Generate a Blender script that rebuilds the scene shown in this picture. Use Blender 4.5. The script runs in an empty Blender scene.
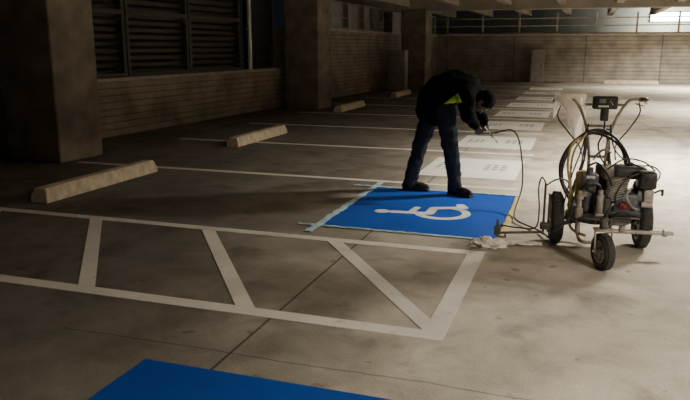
import bpy, bmesh, math, random
from mathutils import Vector, Matrix, noise
from mathutils.bvhtree import BVHTree
random.seed(4)
C = bpy.context
D = bpy.data
COL = C.scene.collection

# ---------------------------------------------------------------- materials
def nd(nt, t, **kw):
    n = nt.nodes.new(t)
    for k, v in kw.items(): setattr(n, k, v)
    return n

def mat(name, col, rough=0.6, metal=0.0, var=0.25, scale=8.0, bump=0.0, bscale=40.0, emit=None, estr=0):
    m = D.materials.new(name); m.use_nodes = True
    nt = m.node_tree; b = nt.nodes['Principled BSDF']
    b.inputs['Roughness'].default_value = rough
    b.inputs['Metallic'].default_value = metal
    tc = nd(nt, 'ShaderNodeTexCoord')
    n = nd(nt, 'ShaderNodeTexNoise'); n.inputs['Scale'].default_value = scale
    n.inputs['Detail'].default_value = 6
    nt.links.new(tc.outputs['Object'], n.inputs['Vector'])
    r = nd(nt, 'ShaderNodeValToRGB')
    c = Vector(col[:3])
    lo = c * (1 - var); hi = c * (1 + var * 0.7)
    r.color_ramp.elements[0].position = 0.3; r.color_ramp.elements[0].color = (*lo, 1)
    r.color_ramp.elements[1].position = 0.7; r.color_ramp.elements[1].color = (*[min(1, x) for x in hi], 1)
    nt.links.new(n.outputs['Fac'], r.inputs['Fac'])
    nt.links.new(r.outputs['Color'], b.inputs['Base Color'])
    if bump > 0:
        n2 = nd(nt, 'ShaderNodeTexNoise'); n2.inputs['Scale'].default_value = bscale
        n2.inputs['Detail'].default_value = 4
        nt.links.new(tc.outputs['Object'], n2.inputs['Vector'])
        bp = nd(nt, 'ShaderNodeBump'); bp.inputs['Strength'].default_value = bump
        bp.inputs['Distance'].default_value = 0.01
        nt.links.new(n2.outputs['Fac'], bp.inputs['Height'])
        nt.links.new(bp.outputs['Normal'], b.inputs['Normal'])
    if emit:
        b.inputs['Emission Color'].default_value = (*emit, 1)
        b.inputs['Emission Strength'].default_value = estr
    return m

def mmath(nt, op, a, b=None):
    n = nd(nt, 'ShaderNodeMath', operation=op)
    for i, v in enumerate((a, b)):
        if v is None: continue
        if isinstance(v, (int, float)): n.inputs[i].default_value = v
        else: nt.links.new(v, n.inputs[i])
    return n.outputs[0]

def floor_material():
    m = D.materials.new('floor_concrete'); m.use_nodes = True
    nt = m.node_tree; b = nt.nodes['Principled BSDF']
    tc = nd(nt, 'ShaderNodeTexCoord')
    def noi(s, det=6, dist=0, rough=0.5):
        n = nd(nt, 'ShaderNodeTexNoise'); n.inputs['Scale'].default_value = s
        n.inputs['Detail'].default_value = det; n.inputs['Distortion'].default_value = dist
        n.inputs['Roughness'].default_value = rough
        nt.links.new(tc.outputs['Object'], n.inputs['Vector']); return n.outputs['Fac']
    big = noi(0.55, 5, 0.6); med = noi(2.6, 10, 0.4, 0.62); fine = noi(85, 4, 0, 0.7)
    r = nd(nt, 'ShaderNodeValToRGB')
    r.color_ramp.elements[0].position = 0.38; r.color_ramp.elements[0].color = (0.25, 0.225, 0.185, 1)
    r.color_ramp.elements[1].position = 0.62; r.color_ramp.elements[1].color = (0.56, 0.515, 0.445, 1)
    s = mmath(nt, 'ADD', mmath(nt, 'MULTIPLY', big, 0.4), mmath(nt, 'MULTIPLY', med, 0.4))
    s = mmath(nt, 'ADD', s, mmath(nt, 'MULTIPLY', fine, 0.2))
    nt.links.new(s, r.inputs['Fac'])
    sep = nd(nt, 'ShaderNodeSeparateXYZ'); nt.links.new(tc.outputs['Object'], sep.inputs[0])
    wob = mmath(nt, 'MULTIPLY', mmath(nt, 'SUBTRACT', noi(2.5, 4), 0.5), 0.06)
    X, Y = sep.outputs['X'], sep.outputs['Y']
    masks = []
    def line(axis, pos, w, wobble=False, k=1.0, lim=None):
        v = sep.outputs[axis]
        if wobble: v = mmath(nt, 'ADD', v, wob)
        d = mmath(nt, 'ABSOLUTE', mmath(nt, 'SUBTRACT', v, pos))
        o_ = mmath(nt, 'MULTIPLY', mmath(nt, 'LESS_THAN', d, w), k)
        if lim: o_ = mmath(nt, 'MULTIPLY', o_, mmath(nt, 'GREATER_THAN', sep.outputs[lim[0]], lim[1]))
        masks.append(o_)
    line('X', -1.58, 0.008, False, 0.9); line('X', 3.4, 0.009); line('Y', 2.86, 0.006, True, 0.55, ('X', -2.6))
    line('Y', 13.0, 0.01); line('Y', 23.0, 0.01)
    tot = masks[0]
    for k in masks[1:]: tot = mmath(nt, 'MAXIMUM', tot, k)
    grime_shade = nd(nt, 'ShaderNodeMapRange'); grime_shade.interpolation_type = 'SMOOTHSTEP'  # stall-side grime, with the dim left side's shade also painted into the colour
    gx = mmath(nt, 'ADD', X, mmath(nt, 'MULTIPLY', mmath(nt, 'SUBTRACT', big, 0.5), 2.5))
    nt.links.new(gx, grime_shade.inputs['Value'])
    grime_shade.inputs['From Min'].default_value = -3.0; grime_shade.inputs['From Max'].default_value = 0.2
    grime_shade.inputs['To Min'].default_value = 0.40; grime_shade.inputs['To Max'].default_value = 1.1
    st = noi(1.9, 4, 0.5)
    spot = nd(nt, 'ShaderNodeMapRange'); nt.links.new(st, spot.inputs['Value'])
    spot.inputs['From Min'].default_value = 0.57; spot.inputs['From Max'].default_value = 0.70
    spot.inputs['To Min'].default_value = 1.0; spot.inputs['To Max'].default_value = 0.62
    st2 = noi(6.5, 3, 0.2)
    spot2 = nd(nt, 'ShaderNodeMapRange'); nt.links.new(st2, spot2.inputs['Value'])
    spot2.inputs['From Min'].default_value = 0.67; spot2.inputs['From Max'].default_value = 0.73
    spot2.inputs['To Min'].default_value = 1.0; spot2.inputs['To Max'].default_value = 0.6
    fac = mmath(nt, 'MULTIPLY', grime_shade.outputs[0], mmath(nt, 'MULTIPLY', spot.outputs[0], spot2.outputs[0]))
    # faint tyre tracks in the driving aisle
    for (x0, curv) in ((1.15, 0.012), (2.75, 0.012), (2.0, -0.010)):
        yc = mmath(nt, 'SUBTRACT', Y, 6.0)
        xc = mmath(nt, 'ADD', mmath(nt, 'MULTIPLY', mmath(nt, 'MULTIPLY', yc, yc), curv), x0)
        d = mmath(nt, 'ABSOLUTE', mmath(nt, 'SUBTRACT', X, xc))
        mr = nd(nt, 'ShaderNodeMapRange'); mr.interpolation_type = 'SMOOTHSTEP'; nt.links.new(d, mr.inputs['Value'])
        mr.inputs['From Min'].default_value = 0.05; mr.inputs['From Max'].default_value = 0.14
        mr.inputs['To Min'].default_value = 0.84; mr.inputs['To Max'].default_value = 1.0
        fac = mmath(nt, 'MULTIPLY', fac, mr.outputs[0])
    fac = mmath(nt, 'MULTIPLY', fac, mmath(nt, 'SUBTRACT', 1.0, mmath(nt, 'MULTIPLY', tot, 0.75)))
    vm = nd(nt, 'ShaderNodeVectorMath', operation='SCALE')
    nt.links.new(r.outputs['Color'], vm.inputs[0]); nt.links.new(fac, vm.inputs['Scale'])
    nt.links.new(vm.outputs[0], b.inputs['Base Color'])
    b.inputs['Roughness'].default_value = 0.75
    b.inputs['Specular IOR Level'].default_value = 0.2
    bp = nd(nt, 'ShaderNodeBump'); bp.inputs['Strength'].default_value = 0.3; bp.inputs['Distance'].default_value = 0.01
    nt.links.new(noi(55, 5), bp.inputs['Height']); nt.links.new(bp.outputs['Normal'], b.inputs['Normal'])
    return m

def siding_material(name, col, pitch, depth=0.45, panel=None):
    m = D.materials.new(name); m.use_nodes = True
    nt = m.node_tree; b = nt.nodes['Principled BSDF']
    tc = nd(nt, 'ShaderNodeTexCoord')
    sep = nd(nt, 'ShaderNodeSeparateXYZ'); nt.links.new(tc.outputs['Object'], sep.inputs[0])
    fr = mmath(nt, 'FRACT', mmath(nt, 'DIVIDE', sep.outputs['Z'], pitch))
    groove = mmath(nt, 'LESS_THAN', fr, 0.16)
    n = nd(nt, 'ShaderNodeTexNoise'); n.inputs['Scale'].default_value = 2.0; n.inputs['Detail'].default_value = 8
    nt.links.new(tc.outputs['Object'], n.inputs['Vector'])
    r = nd(nt, 'ShaderNodeValToRGB'); c = Vector(col)
    r.color_ramp.elements[0].position = 0.3; r.color_ramp.elements[0].color = (*(c * 0.6), 1)
    r.color_ramp.elements[1].position = 0.7; r.color_ramp.elements[1].color = (*(c * 1.15), 1)
    nt.links.new(n.outputs['Fac'], r.inputs['Fac'])
    f = mmath(nt, 'SUBTRACT', 1.0, mmath(nt, 'MULTIPLY', groove, depth))
    if panel:
        px = mmath(nt, 'FRACT', mmath(nt, 'DIVIDE', sep.outputs['X'], panel))
        f = mmath(nt, 'MULTIPLY', f, mmath(nt, 'SUBTRACT', 1.0, mmath(nt, 'MULTIPLY', mmath(nt, 'LESS_THAN', px, 0.02), 0.4)))
        wn = nd(nt, 'ShaderNodeTexWhiteNoise', noise_dimensions='1D')
        nt.links.new(mmath(nt, 'FLOOR', mmath(nt, 'DIVIDE', sep.outputs['X'], panel)), wn.inputs['W'])
        f = mmath(nt, 'MULTIPLY', f, mmath(nt, 'ADD', 0.85, mmath(nt, 'MULTIPLY', wn.outputs['Value'], 0.3)))
    vm = nd(nt, 'ShaderNodeVectorMath', operation='SCALE')
    nt.links.new(r.outputs['Color'], vm.inputs[0]); nt.links.new(f, vm.inputs['Scale'])
    nt.links.new(vm.outputs[0], b.inputs['Base Color'])
    b.inputs['Roughness'].default_value = 0.85
    bp = nd(nt, 'ShaderNodeBump'); bp.inputs['Strength'].default_value = 0.8; bp.inputs['Distance'].default_value = 0.02
    nt.links.new(mmath(nt, 'SUBTRACT', 1.0, groove), bp.inputs['Height']); nt.links.new(bp.outputs['Normal'], b.inputs['Normal'])
    return m

def paint_material(name, col, wear=(0.25, 0.21, 0.17), lo=0.62, hi=0.75, scale=9, rough=0.5, stencil=False, var=0.2):
    m = D.materials.new(name); m.use_nodes = True
    nt = m.node_tree; b = nt.nodes['Principled BSDF']
    tc = nd(nt, 'ShaderNodeTexCoord')
    n = nd(nt, 'ShaderNodeTexNoise'); n.inputs['Scale'].default_value = scale; n.inputs['Detail'].default_value = 10
    n.inputs['Roughness'].default_value = 0.65
    nt.links.new(tc.outputs['Object'], n.inputs['Vector'])
    n3 = nd(nt, 'ShaderNodeTexNoise'); n3.inputs['Scale'].default_value = 2.0; n3.inputs['Detail'].default_value = 4
    nt.links.new(tc.outputs['Object'], n3.inputs['Vector'])
    mr = nd(nt, 'ShaderNodeMapRange'); nt.links.new(n.outputs['Fac'], mr.inputs['Value'])
    mr.inputs['From Min'].default_value = lo; mr.inputs['From Max'].default_value = hi
    mx = nd(nt, 'ShaderNodeMix', data_type='RGBA')
    nt.links.new(mr.outputs[0], mx.inputs[0])
    r = nd(nt, 'ShaderNodeValToRGB'); c = Vector(col)
    r.color_ramp.elements[0].position = 0.3; r.color_ramp.elements[0].color = (*(c * (1 - var)), 1)
    r.color_ramp.elements[1].position = 0.7; r.color_ramp.elements[1].color = (*c, 1)
    nt.links.new(n3.outputs['Fac'], r.inputs['Fac'])
    nt.links.new(r.outputs['Color'], mx.inputs[6]); mx.inputs[7].default_value = (*wear, 1)
    out = mx.outputs[2]
    if stencil:
        sep = nd(nt, 'ShaderNodeSeparateXYZ'); nt.links.new(tc.outputs['Object'], sep.inputs[0])
        def rng(s, a, c_): return mmath(nt, 'MULTIPLY', mmath(nt, 'GREATER_THAN', s, a), mmath(nt, 'LESS_THAN', s, c_))
        tot = None
        for (x0, x1, y0, y1) in ((-0.50, -0.22, -0.18, 0.28), (0.10, 0.42, -0.18, 0.30)):
            k = mmath(nt, 'MULTIPLY', rng(sep.outputs['X'], x0, x1), rng(sep.outputs['Y'], y0, y1))
            tot = k if tot is None else mmath(nt, 'MAXIMUM', tot, k)
        px = mmath(nt, 'GREATER_THAN', mmath(nt, 'FRACT', mmath(nt, 'MULTIPLY', sep.outputs['X'], 10.0)), 0.35)
        py = mmath(nt, 'GREATER_THAN', mmath(nt, 'FRACT', mmath(nt, 'MULTIPLY', sep.outputs['Y'], 6.5)), 0.40)
        tot = mmath(nt, 'MULTIPLY', tot, mmath(nt, 'MULTIPLY', px, py))
        tot = mmath(nt, 'MULTIPLY', tot, 0.8)
        m2 = nd(nt, 'ShaderNodeMix', data_type='RGBA')
        nt.links.new(tot, m2.inputs[0]); nt.links.new(out, m2.inputs[6]); m2.inputs[7].default_value = (0.16, 0.13, 0.10, 1)
        out = m2.outputs[2]
    nt.links.new(out, b.inputs['Base Color'])
    b.inputs['Roughness'].default_value = rough
    b.inputs['Specular IOR Level'].default_value = 0.25
    return m

def cloth_material(name, col):
    m = mat(name, col, 0.95, 0, 0.2, 14, 0.4, 80)
    nt = m.node_tree; b = nt.nodes['Principled BSDF']; out = nt.nodes['Material Output']
    t = nd(nt, 'ShaderNodeBsdfTranslucent'); t.inputs['Color'].default_value = (*col, 1)
    mx = nd(nt, 'ShaderNodeMixShader'); mx.inputs[0].default_value = 0.45
    nt.links.new(b.outputs[0], mx.inputs[1]); nt.links.new(t.outputs[0], mx.inputs[2]); nt.links.new(mx.outputs[0], out.inputs[0])
    return m

M = {}
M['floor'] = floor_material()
M['wall'] = siding_material('coursed_wall', (0.42, 0.36, 0.28), 0.115)
M['wall2'] = siding_material('ribbed_wall', (0.43, 0.39, 0.335), 0.16, depth=0.25, panel=3.0)
M['conc'] = mat('column_concrete', (0.26, 0.22, 0.17), 0.85, 0, 0.45, 2.6, 0.4, 30)
M['ceil'] = mat('ceiling_concrete', (0.42, 0.38, 0.32), 0.9, 0, 0.2, 1.5, 0.2, 20)
M['ledge'] = mat('ledge_concrete', (0.5, 0.46, 0.4), 0.8, 0, 0.2, 5)
M['louver'] = mat('louver_metal', (0.085, 0.073, 0.062), 0.5, 0.2, 0.2)
M['frame'] = mat('window_frame_metal', (0.08, 0.085, 0.09), 0.5, 0.4, 0.2)
M['stop'] = mat('wheel_stop_concrete', (0.66, 0.56, 0.42), 0.85, 0, 0.3, 10, 0.4, 60)
M['white'] = paint_material('white_line_paint', (0.78, 0.75, 0.70), wear=(0.42, 0.38, 0.32), lo=0.56, hi=0.76)
M['whitesq'] = paint_material('white_patch_paint', (0.82, 0.81, 0.78), wear=(0.5, 0.47, 0.42), lo=0.56, hi=0.70, scale=4, stencil=True)
M['blue'] = paint_material('blue_paint', (0.005, 0.10, 0.60), wear=(0.015, 0.085, 0.36), lo=0.45, hi=0.75, scale=4, rough=0.55, var=0.3)
M['blue2'] = paint_material('deep_blue_paint', (0.003, 0.07, 0.42), wear=(0.008, 0.055, 0.28), lo=0.5, hi=0.8, scale=5, rough=0.55)
M['symw'] = paint_material('fresh_white_paint', (0.80, 0.86, 0.9), wear=(0.55, 0.66, 0.8), lo=0.6, hi=0.8, rough=0.4)
M['tape'] = mat('pale_blue_tape', (0.42, 0.62, 0.70), 0.6, 0, 0.3, 16)
M['tapey'] = mat('yellow_tape', (0.62, 0.52, 0.24), 0.6, 0, 0.3, 12)
M['paper'] = mat('crumpled_paper', (0.8, 0.76, 0.7), 0.8, 0, 0.2, 12)
M['rubber'] = mat('tyre_rubber', (0.05, 0.046, 0.042), 0.85, 0, 0.3, 30, 0.3, 60)
M['steel'] = mat('worn_steel', (0.38, 0.335, 0.275), 0.5, 0.3, 0.5, 14)
M['rim'] = mat('wheel_rim_metal', (0.42, 0.4, 0.36), 0.5, 0.3, 0.4, 15)
M['dark'] = mat('worn_frame_paint', (0.09, 0.078, 0.068), 0.5, 0.1, 0.6, 15)
M['blackp'] = mat('black_plastic', (0.022, 0.022, 0.023), 0.4, 0, 0.3)
M['engine'] = mat('engine_casting', (0.12, 0.13, 0.145), 0.5, 0.2, 0.6, 22)
M['alu'] = mat('cast_aluminium', (0.42, 0.39, 0.35), 0.5, 0.3, 0.4, 20)
M['red'] = mat('engine_red_cover', (0.26, 0.045, 0.03), 0.5, 0, 0.4, 12)
M['cream'] = mat('fuel_tank_paint', (0.06, 0.06, 0.062), 0.4, 0.1, 0.5, 10)
M['yellow'] = mat('yellow_pump_paint', (0.55, 0.38, 0.10), 0.5, 0, 0.4, 12)
M['hose'] = mat('black_hose_rubber', (0.03, 0.029, 0.028), 0.5, 0, 0.2)
M['hosey'] = mat('tan_hose_rubber', (0.5, 0.38, 0.18), 0.5, 0, 0.3, 14)
M['screen'] = mat('grey_lcd_screen', (0.2, 0.23, 0.22), 0.25, 0, 0.1)
M['label'] = mat('white_sticker', (0.8, 0.8, 0.77), 0.5, 0, 0.1)
M['cloth'] = cloth_material('white_rag_cloth', (0.88, 0.83, 0.76))
M['skin'] = mat('skin', (0.10, 0.06, 0.042), 0.65, 0, 0.15, 15)
M['jacket'] = mat('black_jacket_fabric', (0.005, 0.0048, 0.0055), 1.0, 0, 0.3, 14, 0.4, 60)
M['jeans'] = mat('dark_denim', (0.026, 0.032, 0.047), 0.9, 0, 0.45, 9, 0.4, 120)
M['boot'] = mat('dark_boot_leather', (0.015, 0.013, 0.011), 0.55, 0, 0.3, 18)
M['hair'] = mat('black_hair', (0.005, 0.0045, 0.004), 0.9, 0, 0.3, 60, 0.5, 150)
M['hivis'] = mat('hi_vis_yellow_fabric', (0.55, 0.80, 0.03), 0.6, 0, 0.1, 20)
for k in ('jacket', 'hair', 'jeans'): M[k].node_tree.nodes['Principled BSDF'].inputs['Specular IOR Level'].default_value = 0.1
M['eye'] = mat('eye_white', (0.3, 0.3, 0.29), 0.3, 0, 0.05)
M['cab'] = mat('grey_cabinet_paint', (0.34, 0.32, 0.29), 0.55, 0.2, 0.2, 5)
M['pipe'] = mat('pale_conduit', (0.85, 0.82, 0.76), 0.5, 0.0, 0.1, 8)
M['lamp'] = mat('lamp_diffuser', (0.9, 0.9, 0.85), 0.4, 0, 0.02, emit=(1, 0.9, 0.72), estr=6)
M['lamp2'] = mat('cool_lamp_diffuser', (0.9, 0.9, 0.85), 0.4, 0, 0.02, emit=(0.93, 1, 0.88), estr=20)
M['bldg'] = mat('neighbour_wall', (0.28, 0.27, 0.24), 0.9, 0, 0.2, 1)

# ---------------------------------------------------------------- mesh builder
def frame_from(d):
    d = Vector(d).normalized()
    up = Vector((0, 0, 1)) if abs(d.z) < 0.95 else Vector((1, 0, 0))
    a = d.cross(up).normalized(); b = a.cross(d).normalized()
    return d, a, b
_tmpl = {}
def sphere_tmpl(seg):
    if seg not in _tmpl:
        rings = max(6, seg // 2); V = [(0, 0, 1)]
        for i in range(1, rings):
            t = math.pi * i / rings
            for k in range(seg):
                p = 2 * math.pi * k / seg
                V.append((math.sin(t) * math.cos(p), math.sin(t) * math.sin(p), math.cos(t)))
        V.append((0, 0, -1)); F = []
        for k in range(seg): F.append((0, 1 + k, 1 + (k + 1) % seg))
        for i in range(rings - 2):
            for k in range(seg):
                a = 1 + i * seg + k; b = 1 + i * seg + (k + 1) % seg
                F.append((a, a + seg, b + seg, b))
        L = len(V) - 1; s0 = 1 + (rings - 2) * seg
        for k in range(seg): F.append((L, s0 + (k + 1) % seg, s0 + k))
        _tmpl[seg] = ([Vector(v) for v in V], F)
    return _tmpl[seg]

class B:
    def __init__(s): s.bm = bmesh.new(); s.V = []; s.F = []
    def box(s, c, size, rot=None, bev=0.0, seg=2):
        mtx = Matrix.Translation(Vector(c)) @ (rot.to_4x4() if rot else Matrix.Identity(4)) @ Matrix.Diagonal((*size, 1))
        g = bmesh.ops.create_cube(s.bm, size=1, matrix=mtx)
        if bev > 0:
            es = {e for v in g['verts'] for e in v.link_edges}
            bmesh.ops.bevel(s.bm, geom=list(es), offset=bev, segments=seg, affect='EDGES', profile=0.5)
        return s
    def lathe(s, c, axis, prof, seg=28):
        d, a, b = frame_from(axis); c = Vector(c); rings = []
        for r, h in prof:
            if r < 1e-6: rings.append([s.bm.verts.new(c + d * h)])
            else: rings.append([s.bm.verts.new(c + d * h + (a * math.cos(2 * math.pi * i / seg) + b * math.sin(2 * math.pi * i / seg)) * r) for i in range(seg)])
        for p, q in zip(rings, rings[1:]):
            for i in range(seg):
                j = (i + 1) % seg
                if len(p) == 1 and len(q) == 1: continue
                if len(p) == 1: s.bm.faces.new((p[0], q[i], q[j]))
                elif len(q) == 1: s.bm.faces.new((p[i], q[0], p[j]))
                else: s.bm.faces.new((p[i], q[i], q[j], p[j]))
        return s
    def cyl(s, p0, p1, r, r1=None, seg=20, bev=0.0):
        p0 = Vector(p0); p1 = Vector(p1); L = (p1 - p0).length
        r1 = r if r1 is None else r1
        if bev > 0: pr = [(0, 0), (r - bev, 0), (r, bev), (r1, L - bev), (r1 - bev, L), (0, L)]
        else: pr = [(0, 0), (r, 0), (r1, L), (0, L)]
        return s.lathe(p0, p1 - p0, pr, seg)
    def tube(s, pts, r, seg=10, n=8, closed=False):
        P = [Vector(p) for p in pts]
        if n > 1 and len(P) > 2:
            Q = []
            N = len(P)
            for i in range(N if closed else N - 1):
                if closed: p0, p1, p2, p3 = P[(i - 1) % N], P[i], P[(i + 1) % N], P[(i + 2) % N]
                else: p0, p1, p2, p3 = P[max(i - 1, 0)], P[i], P[i + 1], P[min(i + 2, N - 1)]
                for k in range(n):
                    t = k / n
                    Q.append(0.5 * ((2 * p1) + (p2 - p0) * t + (2 * p0 - 5 * p1 + 4 * p2 - p3) * t * t + (3 * p1 - p0 - 3 * p2 + p3) * t ** 3))
            if not closed: Q.append(P[-1])
            P = Q
        N = len(P); rings = []; prev = None
        for i, p in enumerate(P):
            if closed: t = P[(i + 1) % N] - P[i - 1]
            else: t = P[min(i + 1, N - 1)] - P[max(i - 1, 0)]
            t.normalize()
            if prev is None: _, a, b = frame_from(t)
            else:
                a = (prev - t * prev.dot(t)).normalized(); b = t.cross(a)
            prev = a
            rings.append([s.bm.verts.new(p + (a * math.cos(2 * math.pi * k / seg) + b * math.sin(2 * math.pi * k / seg)) * r) for k in range(seg)])
        for i in range(N if closed else N - 1):
            A, Bq = rings[i], rings[(i + 1) % N]
            for k in range(seg): s.bm.faces.new((A[k], A[(k + 1) % seg], Bq[(k + 1) % seg], Bq[k]))
        if not closed:
            s.bm.faces.new(list(reversed(rings[0]))); s.bm.faces.new(rings[-1])
        return s
    def ball(s, c, r, seg=20, rot=None):
        r = r if isinstance(r, (tuple, list)) else (r, r, r)
        TV, TF = sphere_tmpl(seg); c = Vector(c); o = len(s.V)
        Mx = (rot if rot else Matrix.Identity(3)) @ Matrix.Diagonal(r)
        s.V.extend([c + Mx @ v for v in TV])
        s.F.extend([tuple(i + o for i in f) for f in TF])
        return s
    def prism(s, poly, z0, z1):
        lo = [s.bm.verts.new((x, y, z0)) for x, y in poly]; hi = [s.bm.verts.new((x, y, z1)) for x, y in poly]
        n = len(poly)
        s.bm.faces.new(list(reversed(lo))); s.bm.faces.new(hi)
        for i in range(n): s.bm.faces.new((lo[i], lo[(i + 1) % n], hi[(i + 1) % n], hi[i]))
        return s
    def obj(s, name, m, parent=None, smooth=True, loc=None, rotz=0):
        me = D.meshes.new(name)
        if s.V:
            t = D.meshes.new('t'); t.from_pydata([tuple(v) for v in s.V], [], s.F); s.bm.from_mesh(t); D.meshes.remove(t)
        bmesh.ops.recalc_face_normals(s.bm, faces=s.bm.faces[:])
        s.bm.to_mesh(me); s.bm.free()
        if smooth:
            for p in me.polygons: p.use_smooth = True
            me.set_sharp_from_angle(angle=math.radians(38))
        me.materials.append(m if not isinstance(m, str) else M[m])
        o = D.objects.new(name, me); COL.objects.link(o)
        if parent: o.parent = parent
        if loc: o.location = loc
        o.rotation_euler.z = rotz
        return o

def tag(o, label=None, cat=None, group=None, kind=None):
    if label: o['label'] = label
    if cat: o['category'] = cat
    if group: o['group'] = group
    if kind: o['kind'] = kind
    return o
def empty(name, loc=(0, 0, 0), rz=0):
    e = D.objects.new(name, None); COL.objects.link(e); e.location = loc; e.rotation_euler.z = rz
    e.empty_display_size = 0.2
    return e

# ---------------------------------------------------------------- setting
CEIL = 2.95
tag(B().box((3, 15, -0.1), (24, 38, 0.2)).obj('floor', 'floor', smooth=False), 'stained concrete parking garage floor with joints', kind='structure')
b = B(); b.box((3, 15, CEIL + 0.35), (24, 38, 0.2))
for i in range(13):
    b.box((-7.8 + 1.75 * i, 15, CEIL + 0.10), (0.22, 38, 0.35))
for y in (7.6, 16.2, 24.8):
    b.box((3, y, CEIL + 0.02), (24, 0.5, 0.46))
tag(b.obj('ceiling', 'ceil', smooth=False), 'precast concrete ceiling with ribs and cross beams', kind='structure')

SL = math.atan(0.05)      # the left wall is not quite parallel with the stalls
X0 = -8.02
def WX(y, off=0.0): return X0 + 0.05 * y + off
def wbox(bd, y0, y1, z0, z1, off0, off1, bev=0):
    ym = (y0 + y1) / 2; xm = WX(ym, (off0 + off1) / 2)
    bd.box((xm, ym, (z0 + z1) / 2), (abs(off1 - off0), (y1 - y0), z1 - z0), rot=Matrix.Rotation(-SL, 3, 'Z'), bev=bev)

b = B(); wbox(b, -4, 16.2, 0, 0.93, -0.25, 0); wbox(b, 16.2, 32.2, 0, 1.95, -0.25, 0)
tag(b.obj('wall_left', 'wall', smooth=False), 'coursed precast parapet wall', kind='structure')
b = B(); wbox(b, -4, 16.2, 0.93, 0.99, -0.3, 0.05, 0.01); wbox(b, 16.2, 32.2, 1.95, 2.02, -0.3, 0.05, 0.01)
tag(b.obj('trim_1', 'ledge', smooth=False), 'concrete ledge cap on the parapet', kind='structure')

def louver_window(name, y0, y1, z0, z1, rails=(), n_mull=None, slats=True, off=-0.12):
    b = B(); w = 0.07
    wbox(b, y0, y1, z0, z0 + w, off - 0.05, off + 0.05); wbox(b, y0, y1, z1 - w, z1, off - 0.05, off + 0.05)
    wbox(b, y0, y0 + w, z0, z1, off - 0.05, off + 0.05); wbox(b, y1 - w, y1, z0, z1, off - 0.05, off + 0.05)
    for r in rails: wbox(b, y0, y1, r, r + 0.08, off - 0.06, off + 0.06)
    for k in (n_mull or []): wbox(b, k - 0.03, k + 0.03, z0, z1, off - 0.05, off + 0.05)
    fr = b
    if slats:
        z = z0 + 0.14
        while z < z1 - 0.08:
            ym = (y0 + y1) / 2
            fr.box((WX(ym, off), ym, z), (0.09, y1 - y0 - 0.1, 0.010), rot=Matrix.Rotation(-SL, 3, 'Z') @ Matrix.Rotation(0.6, 3, 'Y'))
            z += 0.12
    wbox(fr, y0 + 0.02, y1 - 0.02, z0, z1, off - 0.10, off - 0.08)
    tag(fr.obj(name, 'louver' if slats else 'frame', smooth=False), 'dark metal louvred opening' if slats else 'dark framed window strip', kind='structure')
yy = [8.45, 10.45, 12.35, 14.4]
for i in range(3):
    louver_window('window_%d' % (i + 1), yy[i] + 0.02, yy[i + 1] - 0.02, 0.99, 2.88, rails=(2.05,))
louver_window('window_4', 14.75, 16.0, 0.99, 2.88, rails=(1.5,), slats=False)
louver_window('window_5', -1, 7.2, 0.99, 2.88, rails=(2.05,))
def frame_strip(name, y0, y1, mulls):
    b = B()
    wbox(b, y0, y1, 2.02, 2.08, -0.15, -0.05); wbox(b, y0, y1, 2.36, 2.40, -0.15, -0.05); wbox(b, y0, y1, 2.78, 2.84, -0.15, -0.05)
    for k in [y0 + 0.05] + mulls + [y1 - 0.05]: wbox(b, k - 0.05, k + 0.05, 2.02, 2.84, -0.17, -0.03)
    wbox(b, y0 + 0.02, y1 - 0.02, 2.03, 2.83, -0.20, -0.18)
    tag(b.obj(name, 'cab', smooth=False), 'framed window strip with grey mullions', kind='structure')
frame_strip('window_6', 16.9, 24.4, [18.2, 19.6, 21.0, 22.4, 23.4])
frame_strip('window_7', 25.4, 31.8, [27, 28.6, 30.2])

b = B(); b.box((3, 32.12, 1.0), (24, 0.24, 2.0)); tag(b.obj('wall_back', 'wall2', smooth=False), 'ribbed concrete end wall', kind='structure')
b = B(); b.box((3, 32.08, 2.03), (24, 0.36, 0.07), bev=0.01); tag(b.obj('trim_2', 'ledge', smooth=False), 'ledge cap on the end wall', kind='structure')
b = B()
for k in range(14): b.box((-6 + 1.6 * k, 32.14, 2.5), (0.08, 0.06, 0.88))
for z in (2.09, 2.40, 2.72): b.box((3, 32.14, z), (24, 0.05, 0.045))
tag(b.obj('window_8', 'ledge', smooth=False), 'open strip window with thin bars and mullions', kind='structure')
b = B(); b.box((14.9, 15, 1.4), (0.2, 38, 2.8)); tag(b.obj('wall_right', 'wall2', smooth=False), 'ribbed concrete side wall', kind='structure')

o = B().box((3, 40, 4), (40, 0.4, 8)).obj('neighbouring_building', 'bldg', smooth=False)
tag(o, 'plain grey building beyond the open strip window', 'building')

for i, (x, y) in enumerate(((-6.85, 7.72), (-6.5, 16.3), (-5.75, 24.9))):
    o = B().box((0, 0, 1.4), (0.9, 0.82, 2.8), bev=0.025).obj('concrete_column', 'conc', smooth=False, loc=(x, y, 0), rotz=-SL)
    tag(o, 'square brown concrete garage column by the parapet wall', 'column', 'columns along the parapet wall')
b = B(); x = WX(14.57, 0.05)
b.cyl((x, 14.57, 1.0), (x, 14.57, 2.75), 0.045, seg=16)
for z in (1.2, 1.9, 2.6): b.box((x - 0.02, 14.57, z), (0.05, 0.12, 0.03))
tag(b.obj('conduit_pipe', 'pipe'), 'pale vertical conduit pipe between louvred windows', 'pipe')

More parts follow.
